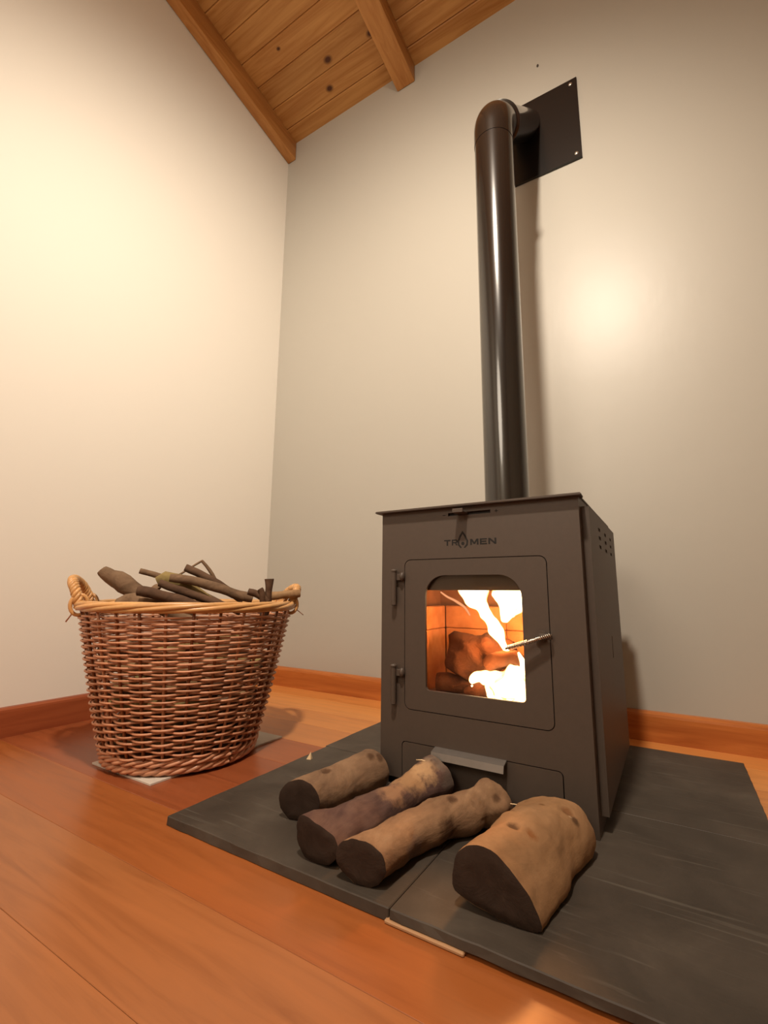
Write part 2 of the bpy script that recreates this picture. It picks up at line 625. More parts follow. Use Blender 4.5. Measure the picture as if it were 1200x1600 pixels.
# ceiling: roof deck that carries the boards and the rafters
bm = bmesh.new()
vs = box(bm, -0.1, XR+0.1, YF-0.1, 0.1, 0, 0.06)
for v in vs:
    v.co.z += zc(v.co.y) + 0.016
ceiling = struct(obj('ceiling', bm, M_CEIL))
BW = 0.0985
y = 0.03
while y > YF:
    y1 = max(y-BW, YF)
    bm = bmesh.new()
    vs = box(bm, 0.0, XR, y1+0.0004, y-0.0004, 0, 0.016, 0.0035, 1)
    for v in bm.verts:
        v.co.z += zc(v.co.y)
    obj('ceiling_board', bm, M_CEIL, ceiling)
    y = y1
for (x0, x1) in ((0.002, 0.052), (0.648, 0.735), (1.33, 1.435), (2.03, 2.135), (2.73, 2.835)):
    bm = bmesh.new()
    vs = box(bm, x0, x1, YF+0.001, -0.001, -0.103 if x0 < 0.1 else -0.084, 0.0, 0.004, 2)
    for v in bm.verts:
        v.co.z += zc(v.co.y)
    obj('rafter', bm, M_RAFTER, ceiling, True, 0.5)


def baseboard(name, m, x0, x1, y0, y1, long_axis):
    bm = bmesh.new()
    prof = [(0.0, 0.0), (0.018, 0.0), (0.018, 0.062), (0.0165, 0.068), (0.011, 0.0725), (0.0, 0.0735)]
    ends = []
    for t in ((x0, x1) if long_axis == 'x' else (y0, y1)):
        ends.append([bm.verts.new((t, -d, z) if long_axis == 'x' else (d, t, z)) for d, z in prof])
    n = len(prof)
    for i in range(n):
        bm.faces.new((ends[0][i], ends[0][(i+1) % n], ends[1][(i+1) % n], ends[1][i]))
    bm.faces.new(ends[0])
    bm.faces.new(ends[1][::-1])
    struct(obj(name, bm, m))


baseboard('baseboard_back', M_BASEB, 0.0, XR, 0, 0, 'x')
baseboard('baseboard_left', M_BASEL, 0, 0, YF, -0.018, 'y')

# dark plug high on the back wall and a tiny speck
bm = bmesh.new()
bmesh.ops.create_uvsphere(bm, u_segments=10, v_segments=6, radius=0.005, matrix=Matrix.Translation((1.2406, -0.001, 2.283)) @ Matrix.Diagonal((0.8, 0.5, 1.3, 1)))
obj('wall_plug', bm, M_SPOT, wall_back, True)

# ------------------------------------------------------------------ slate hearth
ZS = 0.0137
hearth = thing('slate_hearth', 'dark grey slate slab floor under the black wood stove', 'hearth', (1.19, -0.54, 0.0))
g = 0.0008
SLX0, SLX1, SLF, SLB, SEX, SEY = 0.771, 1.603, -0.949, -0.13, 1.190, -0.536
for (x0, x1, y0, y1, dz) in ((SLX0, SEX-g, SLF, SEY-g, 0.0), (SEX+g, SLX1, SLF-0.001, SEY-g, 0.0008),
                             (SLX0-0.004, SEX-g, SEY+g, SLB, 0.0005), (SEX+g, SLX1, SEY+g, SLB, 0.0)):
    bm = bmesh.new()
    z0 = 0.0042 if (x0 > 1.1 and y0 < -0.9) else 0.0
    vs = box(bm, x0, x1, y0, y1, z0, ZS+dz)
    bmesh.ops.subdivide_edges(bm, edges=[e for e in bm.edges if e.calc_length() > 0.1], cuts=22, use_grid_fill=True)
    for v in bm.verts:
        n1 = noise.noise(Vector((v.co.x*38, v.co.y*38, v.co.z*90)))
        lo = 0.0016 if v.co.z < 0.008 else 0.0
        if abs(v.co.y-y0) < 1e-6 and y0 < -0.9:
            v.co.y += 0.0016*n1 - lo
        if abs(v.co.x-x0) < 1e-6 and x0 < 0.9:
            v.co.x += 0.0014*n1 - lo
        if abs(v.co.x-x1) < 1e-6 and x1 > 1.5:
            v.co.x += 0.0014*n1
        if v.co.z > 0.008:
            v.co.z += 0.0005*noise.noise(Vector((v.co.x*9, v.co.y*9, 3)))
    bmesh.ops.bevel(bm, geom=[e for e in bm.edges if e.calc_face_angle(0) > 0.9], offset=0.0012, segments=1, affect='EDGES')
    obj('slate_tile', bm, M_SLATE, hearth)
bm = bmesh.new()
box(bm, SEX-0.004, 1.283, SLF-0.0055, SLF+0.08, 0.0, 0.0042, 0.0012, 1)
tag(obj('board_strip', bm, M_SHIM), 'thin pale board strip poking out under the front edge of the slate', 'strip')
bm = bmesh.new()
vv = [bm.verts.new(q) for q in ((0.789, -0.630, ZS), (0.799, -0.627, ZS), (0.797, -0.618, ZS), (0.7955, -0.623, ZS+0.015), (0.792, -0.622, ZS+0.007))]
for f in ((0, 2, 1), (0, 1, 3), (1, 2, 3), (0, 3, 4), (4, 3, 2), (0, 4, 2)):
    bm.faces.new([vv[i] for i in f])
tag(obj('wood_chip', bm, M_CHIP), 'small pale wood chip on the slate behind the leftmost log', 'chip')

# ------------------------------------------------------------------ wood stove
X0, X1, YS, ZT, ZB = 0.9955, 1.3785, -0.6566, 0.535, 0.0145
YB = -0.228
stove = thing('wood_stove', 'black steel wood burning stove with a lit fire behind its glass door', 'stove', (1.19, -0.45, ZS))
DX0, DX1, DZ0, DZ1 = 1.0494, 1.3215, 0.1581, 0.4372      # door
GX0, GX1, GZ0, GZ1 = 1.0935, 1.2782, 0.1950, 0.4070      # window
AX0, AX1, AZ0, AZ1 = 1.0440, 1.330, 0.030, 0.0985        # ash drawer

bm = bmesh.new()
gap = 0.0016
slot = [(1.1436, 0.5195), (1.2275, 0.5195), (1.2275, 0.5255), (1.1436, 0.5255)]
sheet(bm, [(X0, ZB), (X1, ZB), (X1, ZT), (X0, ZT)],
      [rrect(DX0-gap, DX1+gap, DZ0-gap, DZ1+gap, 0.0135), rrect(AX0-gap, AX1+gap, AZ0-gap, AZ1+gap, 0.008), slot,
       [(1.012, 0.020), (1.040, 0.020), (1.040, 0.034), (1.012, 0.034)]],
      YS, YS+0.005)
obj('front_panel', bm, M_STOVE, stove)
bm = bmesh.new()
box(bm, X0, X0+0.004, YS+0.005, YB, ZB, ZT)
box(bm, X1-0.004, X1, YS+0.005, YB, ZB, ZT)
box(bm, X0+0.004, X1-0.004, YB-0.004, YB, ZB, ZT)
box(bm, X0+0.004, X1-0.004, YS+0.005, YB-0.004, ZB, ZB+0.004)
box(bm, X0+0.004, X1-0.004, YS+0.012, YS+0.016, ZB+0.004, 0.165)
box(bm, X0+0.004, X1-0.004, YS+0.03, YS+0.034, 0.425, ZT)
obj('body', bm, M_STOVE, stove)
bm = bmesh.new()
tp = [(0.985, -0.6685), (1.3845, -0.6685), (1.3835, -0.636), (1.380, -0.634), (1.380, YB+0.004), (0.985, YB+0.004)]
sheet(bm, tp, [], ZT, ZT+0.0045, 'z')
bmesh.ops.bevel(bm, geom=[e for e in bm.edges if e.calc_face_angle(0) > 0.5], offset=0.001, segments=2, affect='EDGES')
obj('top_plate', bm, M_STOVE, stove)

# side heat shields with three by three air slots
for side in (1, -1):
    bm = bmesh.new()
    holes = []
    for zc_ in (0.4955, 0.4795, 0.4625):
        for yc_ in (-0.505, -0.411, -0.318):
            holes.append([(yc_-0.014, zc_-0.0032), (yc_+0.014, zc_-0.0032), (yc_+0.014, zc_+0.0032), (yc_-0.014, zc_+0.0032)])
    holes.append([(-0.425, 0.250), (-0.417, 0.250), (-0.417, 0.292), (-0.425, 0.292)])
    out = [(-0.632, 0.04), (YB, 0.04), (YB, 0.5215), (-0.632, 0.5215)]
    xs = 1.3905 if side == 1 else X0+X1-1.3905
    sheet(bm, out, holes, xs-0.002*side, xs, 'x')
    box(bm, *sorted((X1 if side == 1 else X0, xs-0.0021*side)), -0.632, -0.628, 0.04, 0.5215)
    box(bm, *sorted((X1 if side == 1 else X0, xs-0.0021*side)), YB-0.004, YB, 0.04, 0.5215)
    obj('side_shield', bm, M_STOVE, stove)

# door with its glass
door = None
bm = bmesh.new()
sheet(bm, rrect(DX0, DX1, DZ0, DZ1, 0.012), [rrect(GX0, GX1, GZ0, GZ1, 0.040, 0.007, 8)], YS-0.0004, YS+0.006)
door = obj('door', bm, M_STOVE, stove)
bm = bmesh.new()
box(bm, GX0-0.012, GX1+0.012, YS+0.0072, YS+0.0100, GZ0-0.012, GZ1+0.012)
obj('glass', bm, M_GLASS, door)
bm = bmesh.new()
sheet(bm, rrect(DX0-0.007, DX1+0.007, DZ0-0.007, DZ1+0.007, 0.015), [rrect(GX0-0.004, GX1+0.004, GZ0-0.004, GZ1+0.004, 0.042, 0.009, 8)], YS+0.0054, YS+0.0069)
obj('leak_seal', bm, M_STOVE, door)  # sheet added behind the door gap to stop fire light leaking
# hinges: barrel, cap and a knuckle on the door side
for zt, zb in ((0.4185, 0.3485), (0.2365, 0.1640)):
    bm = bmesh.new()
    cx, cyy = 1.0285, YS-0.0085
    revolve(bm, [(0.0035, 0), (0.0052, 0.0012), (0.0052, zt-zb-0.003), (0.0062, zt-zb-0.003), (0.0062, zt-zb-0.001), (0.004, zt-zb+0.0012)], cx, cyy, zb, 18)
    box(bm, cx-0.002, cx+0.002, YS-0.004, YS+0.002, zb+0.004, zb+0.030)
    hinge = obj('hinge', bm, M_STOVE, stove, True, 0.7)
    bm = bmesh.new()
    bmesh.ops.create_uvsphere(bm, u_segments=14, v_segments=9, radius=0.0072, matrix=Matrix.Translation((1.0455, YS-0.005, zt-0.0135)) @ Matrix.Diagonal((0.75, 0.9, 1.25, 1)))
    box(bm, 1.030, 1.046, YS-0.0065, YS-0.003, zt-0.021, zt-0.008, 0.001, 1)
    obj('hinge_knuckle', bm, M_STOVE, hinge, True, 0.7)

# latch and spring handle
bm = bmesh.new()
sheet(bm, [(1.309+0.009*math.cos(a*0.3927), 0.3045+0.009*math.sin(a*0.3927)) for a in range(16)], [], YS-0.006, YS-0.0004)
box(bm, 1.306, 1.327, YS-0.011, YS-0.006, 0.300, 0.309, 0.0015, 2)
latch = obj('latch', bm, M_STOVE, door, True, 0.5)
A, B = Vector((1.327, -0.668, 0.3085)), Vector((1.2535, -0.680, 0.2825))
AB = (B-A)
u = AB.normalized().cross(Vector((0, 0, 1))).normalized()
w = AB.normalized().cross(u)
bm = bmesh.new()
turns, per = 24, 9
pts = []
for i in range(turns*per+1):
    t = i/(turns*per)
    a = 2*math.pi*i/per
    rr_ = 0.0031
    pts.append(A + AB*(0.02+0.93*t) + u*rr_*math.cos(a) + w*rr_*math.sin(a))
tube(bm, pts, 0.00118, 5)
tube(bm, [A, B], 0.0018, 8)
obj('spring_handle', bm, M_CHROME, door, True)

# ash drawer with bent lip handle
bm = bmesh.new()
sheet(bm, rrect(AX0, AX1, AZ0, AZ1, 0.0065), [], YS-0.0004, YS+0.004)
box(bm, AX0+0.02, AX1-0.02, YS+0.004, YS+0.010, AZ0+0.006, AZ1-0.006)
drawer = obj('ash_drawer', bm, M_STOVE, stove)
bm = bmesh.new()
hx0, hx1 = 1.113, 1.243
prof = [(YS, 0.1008), (YS-0.004, 0.1015), (YS-0.020, 0.0975), (YS-0.0235, 0.0865), (YS-0.0215, 0.0862), (YS-0.0185, 0.0955), (YS-0.004, 0.0985), (YS, 0.098)]
e0 = [bm.verts.new((hx0, a, b)) for a, b in prof]
e1 = [bm.verts.new((hx1, a, b)) for a, b in prof]
for i in range(len(prof)):
    j = (i+1) % len(prof)
    bm.faces.new((e0[i], e0[j], e1[j], e1[i]))
bm.faces.new(e0)
bm.faces.new(e1[::-1])
obj('drawer_handle', bm, M_STEEL, drawer)

# air slider in the slot under the top plate
bm = bmesh.new()
box(bm, 1.140, 1.232, YS+0.006, YS+0.008, 0.516, 0.529)
obj('slot_backing', bm, M_STOVE_D, stove)
bm = bmesh.new()
box(bm, 1.1625, 1.1835, YS-0.024, YS+0.006, 0.5205, 0.5245, 0.001, 1)
box(bm, 1.1625, 1.1835, YS-0.0255, YS-0.0225, 0.5205, 0.5285, 0.001, 1)
obj('air_slider', bm, M_STOVE, stove)


# lettering cut into the front: TR, a flame in place of the O, MEN
LET = {
    'T': ([(0, 1), (1, 1), (1, .76), (.62, .76), (.62, 0), (.38, 0), (.38, .76), (0, .76)], []),
    'R': ([(0, 0), (0, 1), (.78, 1), (.93, .93), (1, .80), (1, .58), (.93, .46), (.80, .39), (1, 0), (.74, 0), (.56, .37), (.23, .37), (.23, 0)],
          [[(.23, .57), (.23, .79), (.70, .79), (.76, .74), (.76, .62), (.70, .57)]]),
    'M': ([(0, 0), (0, 1), (.24, 1), (.5, .45), (.76, 1), (1, 1), (1, 0), (.80, 0), (.80, .62), (.58, .14), (.42, .14), (.20, .62), (.20, 0)], []),
    'E': ([(0, 0), (0, 1), (1, 1), (1, .78), (.24, .78), (.24, .61), (.92, .61), (.92, .40), (.24, .40), (.24, .22), (1, .22), (1, 0)], []),
    'N': ([(0, 0), (0, 1), (.24, 1), (.78, .36), (.78, 1), (1, 1), (1, 0), (.77, 0), (.22, .65), (.22, 0)], []),
}


def word(body, x, z, h, tilt=0.0):
    b = bmesh.new()
    for ch, w in body:
        o_, hs = LET[ch]
        f = lambda p: (x + p[0]*w, z + p[1]*h)
        sheet(b, [f(p) for p in o_], [[f(p) for p in q] for q in hs], YS-0.0003, YS+0.0007)
        x += w + 0.0026
    return b


obj('lettering', word([('T', 0.0128), ('R', 0.0118)], 1.1350, 0.4628, 0.0110), M_LETTER, stove)['label'] = 'black letters TR'
obj('lettering', word([('M', 0.0162), ('E', 0.0135), ('N', 0.0148)], 1.1872, 0.4622, 0.0110), M_LETTER, stove)['label'] = 'black letters MEN'
bm = bmesh.new()
fl_o = [(1.1725, 0.4895), (1.1790, 0.4800), (1.1835, 0.4700), (1.1825, 0.4625), (1.1770, 0.4570), (1.1745, 0.4580), (1.1795, 0.4640),
        (1.1800, 0.4705), (1.1765, 0.4775), (1.1725, 0.4840), (1.1685, 0.4775), (1.1655, 0.4705), (1.1660, 0.4640), (1.1705, 0.4580),
        (1.1680, 0.4570), (1.1630, 0.4625), (1.1620, 0.4700), (1.1660, 0.4800)]
sheet(bm, fl_o, [], YS-0.0003, YS+0.0007)
sheet(bm, [(1.1727+0.0032*math.cos(a*0.6283), 0.4655+0.0032*math.sin(a*0.6283)) for a in range(10)], [], YS-0.0003, YS+0.0007)
obj('flame_emblem', bm, M_LETTER, stove)
bm = bmesh.new()
box(bm, 1.1325, 1.1385, YS-0.0003, YS+0.0005, 0.5210, 0.5223)
obj('minus_mark', bm, M_LETTER, stove)
bm = bmesh.new()
sheet(bm, [(1.2355, 0.5217), (1.2379, 0.5217), (1.2379, 0.5193), (1.2391, 0.5193), (1.2391, 0.5217), (1.2415, 0.5217), (1.2415, 0.5229), (1.2391, 0.5229), (1.2391, 0.5253), (1.2379, 0.5253), (1.2379, 0.5229), (1.2355, 0.5229)], [], YS-0.0003, YS+0.0005)
obj('plus_mark', bm, M_LETTER, stove)

# firebox
FX0, FX1, FB, FT = 1.045, 1.330, -0.455, 0.425
bm = bmesh.new()
box(bm, FX0-0.026, FX0-0.022, YS+0.016, FB+0.022, 0.165, FT)
box(bm, FX1+0.022, FX1+0.026, YS+0.016, FB+0.022, 0.165, FT)
box(bm, FX0-0.026, FX1+0.026, FB+0.022, FB+0.026, 0.165, FT)
box(bm, FX0-0.026, FX1+0.026, YS+0.016, FB+0.026, FT-0.004, FT)
box(bm, FX0-0.026, FX1+0.026, YS+0.012, FB+0.026, 0.161, 0.167)
firebox = obj('firebox', bm, M_INNER, stove)
bm = bmesh.new()
box(bm, GX0-0.014, GX1+0.014, YS+0.0108, YS+0.0138, 0.379, FT-0.001)
obj('front_baffle', bm, M_STOVE, stove)


def brick(x0, x1, y0, y1, z0, z1):
    b = bmesh.new()
    box(b, x0, x1, y0, y1, z0, z1, 0.0018, 1)
    obj('firebrick', b, M_BRICK, firebox)


mz = 0.001
for z0, z1 in ((0.168, 0.2945), (0.2955, 0.345)):
    for a, b_ in ((-0.638, -0.5465), (-0.5455, FB)):
        brick(FX0-0.021, FX0, a, b_, z0, z1)
        brick(FX1, FX1+0.021, a, b_, z0, z1)
    for a, b_ in ((FX0+0.0005, 1.187), (1.188, FX1-0.0005)):
        brick(a, b_, FB, FB+0.021, z0, z1)
bm = bmesh.new()
r = bmesh.ops.create_grid(bm, x_segments=24, y_segments=16, size=0.5)
for v in bm.verts:
    x_, y_ = FX0 + 0.002 + (v.co.x+0.5)*(FX1-FX0-0.004), -0.638 + (v.co.y+0.5)*(FB+0.638-0.002)
    v.co = Vector((x_, y_, 0.1725 + 0.008*noise.noise(Vector((x_*40, y_*40, 0)))))
o = obj('ash_bed', bm, M_ASH, firebox, True)
o['kind'] = 'stuff'


# ------------------------------------------------------------------ logs
def section_log(secs, nring, nseg, seed, amp, bend=0.0):
    """secs: list of (y, [(x, z) outline]) ; returns bmesh-ready rings"""
    def res(poly, n):
        m = len(poly)
        P = [Vector((a, 0, b)) for a, b in poly]
        d = [0]
        for i in range(m):
            d.append(d[-1] + (P[(i+1) % m]-P[i]).length)
        out = []
        for k in range(n):
            t = d[-1]*k/n
            i = max(j for j in range(m) if d[j] <= t+1e-9)
            f = (t-d[i])/max(1e-9, d[i+1]-d[i])
            p0, p1, p2, p3 = P[(i-1) % m], P[i], P[(i+1) % m], P[(i+2) % m]
            out.append(0.5*((2*p1) + (p2-p0)*f + (2*p0-5*p1+4*p2-p3)*f*f + (3*p1-p0-3*p2+p3)*f**3))
        return out
    R = [(yy, res(poly, nseg)) for yy, poly in secs]
    rings = []
    m = len(R)-1
    for k in range(nring):
        t = k/(nring-1)*m
        i = min(int(t), m-1)
        f = t-i
        f = f*f*(3-2*f) if m > 1 else f
        ring = []
        cen = Vector((0, 0, 0))
        for s in range(nseg):
            a, b = R[i][1][s], R[i+1][1][s]
            p = a*(1-f) + b*f
            yy0 = R[i][0] if isinstance(R[i][0], (int, float)) else R[i][0](a.x, a.z)
            yy1 = R[i+1][0] if isinstance(R[i+1][0], (int, float)) else R[i+1][0](b.x, b.z)
            t2 = t-i
            ring.append(Vector((p.x, yy0*(1-t2)+yy1*t2, p.z)))
            cen += ring[-1]
        cen /= nseg
        for s in range(nseg):
            d = ring[s]-cen
            q = ring[s]*1.0
            nz = noise.noise(Vector((q.x*26, q.y*16, q.z*26)) + Vector((seed*9.1, 0, seed))) + 0.5*noise.noise(Vector((q.x*75, q.y*50, q.z*75)) + Vector((seed, seed, 0))) + 0.22*noise.noise(Vector((q.x*190, q.y*120, q.z*190)) + Vector((0, seed, seed)))
            ring[s] = ring[s] + d.normalized()*amp*nz
            ring[s].z = max(ring[s].z, ZS+0.0008)
        rings.append(ring)
    return rings


def build_log(name, label, secs, bark, seed, amp=0.003, nring=44, nseg=60, knobs=()):
    rings = section_log(secs, nring, nseg, seed, amp)
    loc = sum((sum(r, Vector())/nseg for r in (rings[0], rings[-1])), Vector())/2
    lg = thing(name, label, 'log', (loc.x, loc.y, ZS), 'split logs on the slate in front of the stove')
    bm = bmesh.new()
    V = []
    for ring in rings:
        row = []
        for q in ring:
            q = q.copy()
            for (p, rad, h) in knobs:
                dd = (q-Vector(p)).length
                if dd < rad:
                    c = sum(ring, Vector())/nseg
                    q += (q-c).normalized()*h*(0.5+0.5*math.cos(math.pi*dd/rad))
            q.z = max(q.z, ZS+0.0008)
            row.append(bm.verts.new(q))
        V.append(row)
    for a, b in zip(V, V[1:]):
        for s in range(nseg):
            bm.faces.new((a[s], a[(s+1) % nseg], b[(s+1) % nseg], b[s]))
    obj('bark', bm, bark, lg, True)
    for k, ring in ((0, rings[0]), (1, rings[-1])):
        bm = bmesh.new()
        c = sum(ring, Vector())/nseg
        ax = (sum(rings[-1], Vector())/nseg - sum(rings[0], Vector())/nseg).normalized()*(-1 if k == 0 else 1)
        prev = None
        for sc, off in ((1.0, 0.0), (0.93, 0.0015), (0.6, 0.0018), (0.3, 0.0012)):
            row = [bm.verts.new(c + (q-c)*sc + ax*(off + 0.0012*noise.noise(q*60*sc))) for q in ring]
            if prev:
                for s in range(nseg):
                    bm.faces.new((prev[s], prev[(s+1) % nseg], row[(s+1) % nseg], row[s]))
            prev = row
        bm.faces.new(prev)
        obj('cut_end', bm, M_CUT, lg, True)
    return lg


def ell(cx, cz, rx, rz, n=12, sq=0.0):
    return [(cx + rx*math.cos(2*math.pi*i/n), cz + rz*math.sin(2*math.pi*i/n)) for i in range(n)]


l1 = build_log('firewood_log', 'round sawn log lying leftmost on the slate before the stove',
               [(lambda x, z: -0.848+0.25*(x-0.962), ell(0.962, 0.0425, 0.0355, 0.031)), (-0.77, ell(0.980, 0.045, 0.035, 0.033)),
                (-0.682, ell(0.994, 0.0475, 0.0355, 0.0355))], M_BARK1, 1, 0.0022,
               knobs=[((0.975, -0.80, 0.078), 0.014, -0.004)])
l2 = build_log('firewood_log', 'split dark log with jagged top ridge, second from the left on the slate',
               [(-0.925, [(1.098, 0.036), (1.094, 0.052), (1.078, 0.060), (1.058, 0.064), (1.034, 0.068), (1.026, 0.055), (1.029, 0.034), (1.042, 0.019), (1.062, 0.0145), (1.084, 0.0165)]),
                (-0.84, [(1.110, 0.040), (1.105, 0.054), (1.092, 0.063), (1.072, 0.067), (1.052, 0.060), (1.046, 0.048), (1.049, 0.034), (1.058, 0.020), (1.076, 0.0145), (1.098, 0.019)]),
                (-0.76, [(1.126, 0.044), (1.120, 0.062), (1.108, 0.070), (1.092, 0.070), (1.076, 0.062), (1.071, 0.048), (1.073, 0.034), (1.081, 0.021), (1.096, 0.0145), (1.115, 0.021)]),
                (-0.684, ell(1.122, 0.054, 0.034, 0.0395, 10))], M_BARK2, 2, 0.0036,
               knobs=[((1.075, -0.86, 0.062), 0.016, 0.004)])
l3 = build_log('firewood_log', 'knobbly curved tan log, third from the left on the slate',
               [(lambda x, z: -0.932+0.15*(x-1.138), ell(1.138, 0.040, 0.0345, 0.0265)), (-0.86, ell(1.147, 0.038, 0.030, 0.025)),
                (-0.79, ell(1.172, 0.041, 0.029, 0.027)), (-0.735, ell(1.203, 0.043, 0.031, 0.029)), (-0.69, ell(1.226, 0.044, 0.034, 0.032))],
               M_BARK3, 3, 0.0036, nring=50,
               knobs=[((1.222, -0.705, 0.074), 0.022, 0.009), ((1.25, -0.71, 0.05), 0.018, 0.007), ((1.19, -0.765, 0.066), 0.012, -0.004), ((1.165, -0.80, 0.065), 0.013, 0.004)])
F4 = [(1.352, 0.022), (1.337, 0.050), (1.318, 0.072), (1.298, 0.086), (1.279, 0.0875), (1.263, 0.076), (1.254, 0.055), (1.253, 0.036), (1.268, 0.028), (1.295, 0.021), (1.322, 0.0148), (1.344, 0.0145)]
B4 = [(1.379, 0.030), (1.376, 0.052), (1.364, 0.070), (1.345, 0.079), (1.322, 0.079), (1.296, 0.072), (1.272, 0.058), (1.264, 0.040), (1.276, 0.023), (1.305, 0.0148), (1.338, 0.0148), (1.370, 0.0145)]
l4 = build_log('firewood_log', 'thick quarter log with smooth tan bark, rightmost and apart on the slate',
               [(lambda x, z: -0.905+0.10*(x-1.3), F4), (-0.80, [((a[0]+b[0])/2, (a[1]+b[1])/2+0.002) for a, b in zip(F4, B4)]), (-0.705, B4)],
               M_BARK4, 4, 0.0028, nring=48, nseg=64,
               knobs=[((1.304, -0.835, 0.083), 0.014, -0.006), ((1.285, -0.80, 0.082), 0.016, 0.004), ((1.322, -0.83, 0.075), 0.012, -0.005), ((1.35, -0.735, 0.078), 0.013, -0.005)])

# splinters: a pale fibre on log two and a thin twig by log four
bm = bmesh.new()
tube(bm, [(1.098, -0.705, 0.089), (1.108, -0.703, 0.090), (1.121, -0.701, 0.088)], [0.0006, 0.0011, 0.0006], 5)
obj('splinter', bm, M_CHIP, l2, True)
bm = bmesh.new()
tube(bm, [(1.246, -0.70, 0.052), (1.27, -0.69, 0.051), (1.285, -0.685, 0.0508)], [0.0010, 0.0008, 0.0006], 5)
obj('splinter', bm, M_CHIP, l3, True)

# ------------------------------------------------------------------ fire in the stove
lumps = [
    ('firebox_log', 'large charred log propped in the middle of the stove fire', [(1.120, -0.560, 0.210, 0.030), (1.138, -0.545, 0.245, 0.046), (1.165, -0.535, 0.252, 0.047), (1.195, -0.525, 0.255, 0.040), (1.225, -0.52, 0.258, 0.024)]),
    ('firebox_log', 'short charred stub at the left of the stove fire', [(1.078, -0.575, 0.1955, 0.0165), (1.10, -0.570, 0.196, 0.018), (1.125, -0.565, 0.196, 0.017), (1.15, -0.56, 0.194, 0.012)]),
    ('firebox_log', 'thin charred branch at the right of the stove fire', [(1.185, -0.585, 0.236, 0.012), (1.21, -0.58, 0.252, 0.0155), (1.235, -0.575, 0.258, 0.0145), (1.256, -0.572, 0.246, 0.008)]),
    ('firebox_log', 'low burning log under the flames at the front of the stove fire', [(1.150, -0.605, 0.186, 0.009), (1.175, -0.60, 0.192, 0.0135), (1.20, -0.595, 0.193, 0.012), (1.225, -0.59, 0.188, 0.008)]),
]
for i, (nm, lb, ctrl) in enumerate(lumps):
    p, r_ = smooth_path(ctrl, 34)
    bm = bmesh.new()
    tube(bm, p, r_, 26, wob=0.42, seed=i+3)
    tag(obj(nm, bm, M_CHAR, None, True), lb, 'log', 'logs burning in the stove')

flames = [
    ('tall left flame licking up to the top of the stove window', M_FLAME,
     [(1.226, -0.575, 0.262, 0.005), (1.208, -0.565, 0.290, 0.0105), (1.190, -0.56, 0.318, 0.0125), (1.176, -0.56, 0.340, 0.014), (1.164, -0.56, 0.358, 0.020), (1.156, -0.56, 0.376, 0.026), (1.153, -0.56, 0.398, 0.026), (1.150, -0.56, 0.412, 0.012)], 0.5),
    ('broad bright flame at the upper right of the stove window', M_FLAME,
     [(1.214, -0.55, 0.318, 0.005), (1.216, -0.55, 0.332, 0.015), (1.224, -0.55, 0.352, 0.026), (1.228, -0.55, 0.372, 0.032), (1.230, -0.55, 0.394, 0.028), (1.226, -0.55, 0.410, 0.012)], 0.55),
    ('low white flame spreading over the bottom right of the stove fire', M_FLAME,
     [(1.160, -0.60, 0.208, 0.003), (1.176, -0.60, 0.220, 0.009), (1.194, -0.60, 0.221, 0.016), (1.212, -0.60, 0.212, 0.026), (1.230, -0.60, 0.207, 0.030), (1.248, -0.60, 0.205, 0.028), (1.264, -0.60, 0.205, 0.014)], 0.75),
    ('small flame at the right edge of the stove window', M_FLAME,
     [(1.262, -0.59, 0.225, 0.007), (1.260, -0.59, 0.243, 0.010), (1.254, -0.59, 0.258, 0.006), (1.250, -0.59, 0.268, 0.002)], 0.4),
    ('tiny flame tip left of the low white flame', M_FLAME,
     [(1.172, -0.61, 0.186, 0.003), (1.170, -0.61, 0.194, 0.004), (1.166, -0.61, 0.205, 0.0015)], 0.4),
    ('thin orange flame wisp at the upper left of the stove window', M_WISP,
     [(1.100, -0.60, 0.376, 0.0012), (1.113, -0.595, 0.366, 0.0020), (1.127, -0.587, 0.358, 0.0030), (1.142, -0.578, 0.346, 0.0036), (1.150, -0.57, 0.330, 0.0015)], 0.4),
]
for i, (lb, m, ctrl, wb) in enumerate(flames):
    p, r_ = smooth_path(ctrl, 60)
    bm = bmesh.new()
    rings = tube(bm, p, r_, 40, wob=wb*1.25, seed=i+11)
    tag(obj('flame', bm, m, None, True), lb, 'flame', 'flames in the stove')
lamp('fire_glow', (1.215, -0.575, 0.30), 3.4, (1.0, 0.40, 0.11), 0.03)
lamp('ember_glow', (1.205, -0.625, 0.235), 0.5, (1.0, 0.45, 0.14), 0.012)

# ------------------------------------------------------------------ flue pipe
PX, PY, PR = 1.189, -0.4165, 0.0505
ZE = 1.600            # where the vertical run ends and the 45 degree elbow starts
BR = 0.085
flue = thing('flue_pipe', 'glossy black enamel flue pipe rising from the stove to a wall elbow', 'flue', (PX, PY, ZT+0.0045))
bm = bmesh.new()
tube(bm, [(PX, PY, ZT+0.0045), (PX, PY, 1.2), (PX, PY, ZE-0.030)], PR, 64)
obj('pipe', bm, M_ENAMEL, flue, True, 0.9)
bm = bmesh.new()
revolve(bm, [(PR+0.001, 0), (PR+0.006, 0), (PR+0.0062, 0.004), (PR+0.0035, 0.007), (PR+0.0008, 0.0075)], PX, PY, ZT+0.0046, 64)
obj('base_collar', bm, M_ENAMEL, flue, True, 0.5)
pts = [Vector((PX, PY, ZE-0.034)), Vector((PX, PY, ZE-0.004))]
for i in range(13):
    a = math.radians(45*i/12)
    pts.append(Vector((PX, PY + BR*(1-math.cos(a)), ZE + BR*math.sin(a))))
hd = Vector((0, math.sin(math.pi/4), math.cos(math.pi/4)))
el = pts[-1]
pts.append(el + hd*0.03)
bm = bmesh.new()
tube(bm, pts, PR+0.0009, 56)
obj('elbow', bm, M_ENAMEL, flue, True, 0.9)
tw = -el.y/hd.y
bm = bmesh.new()
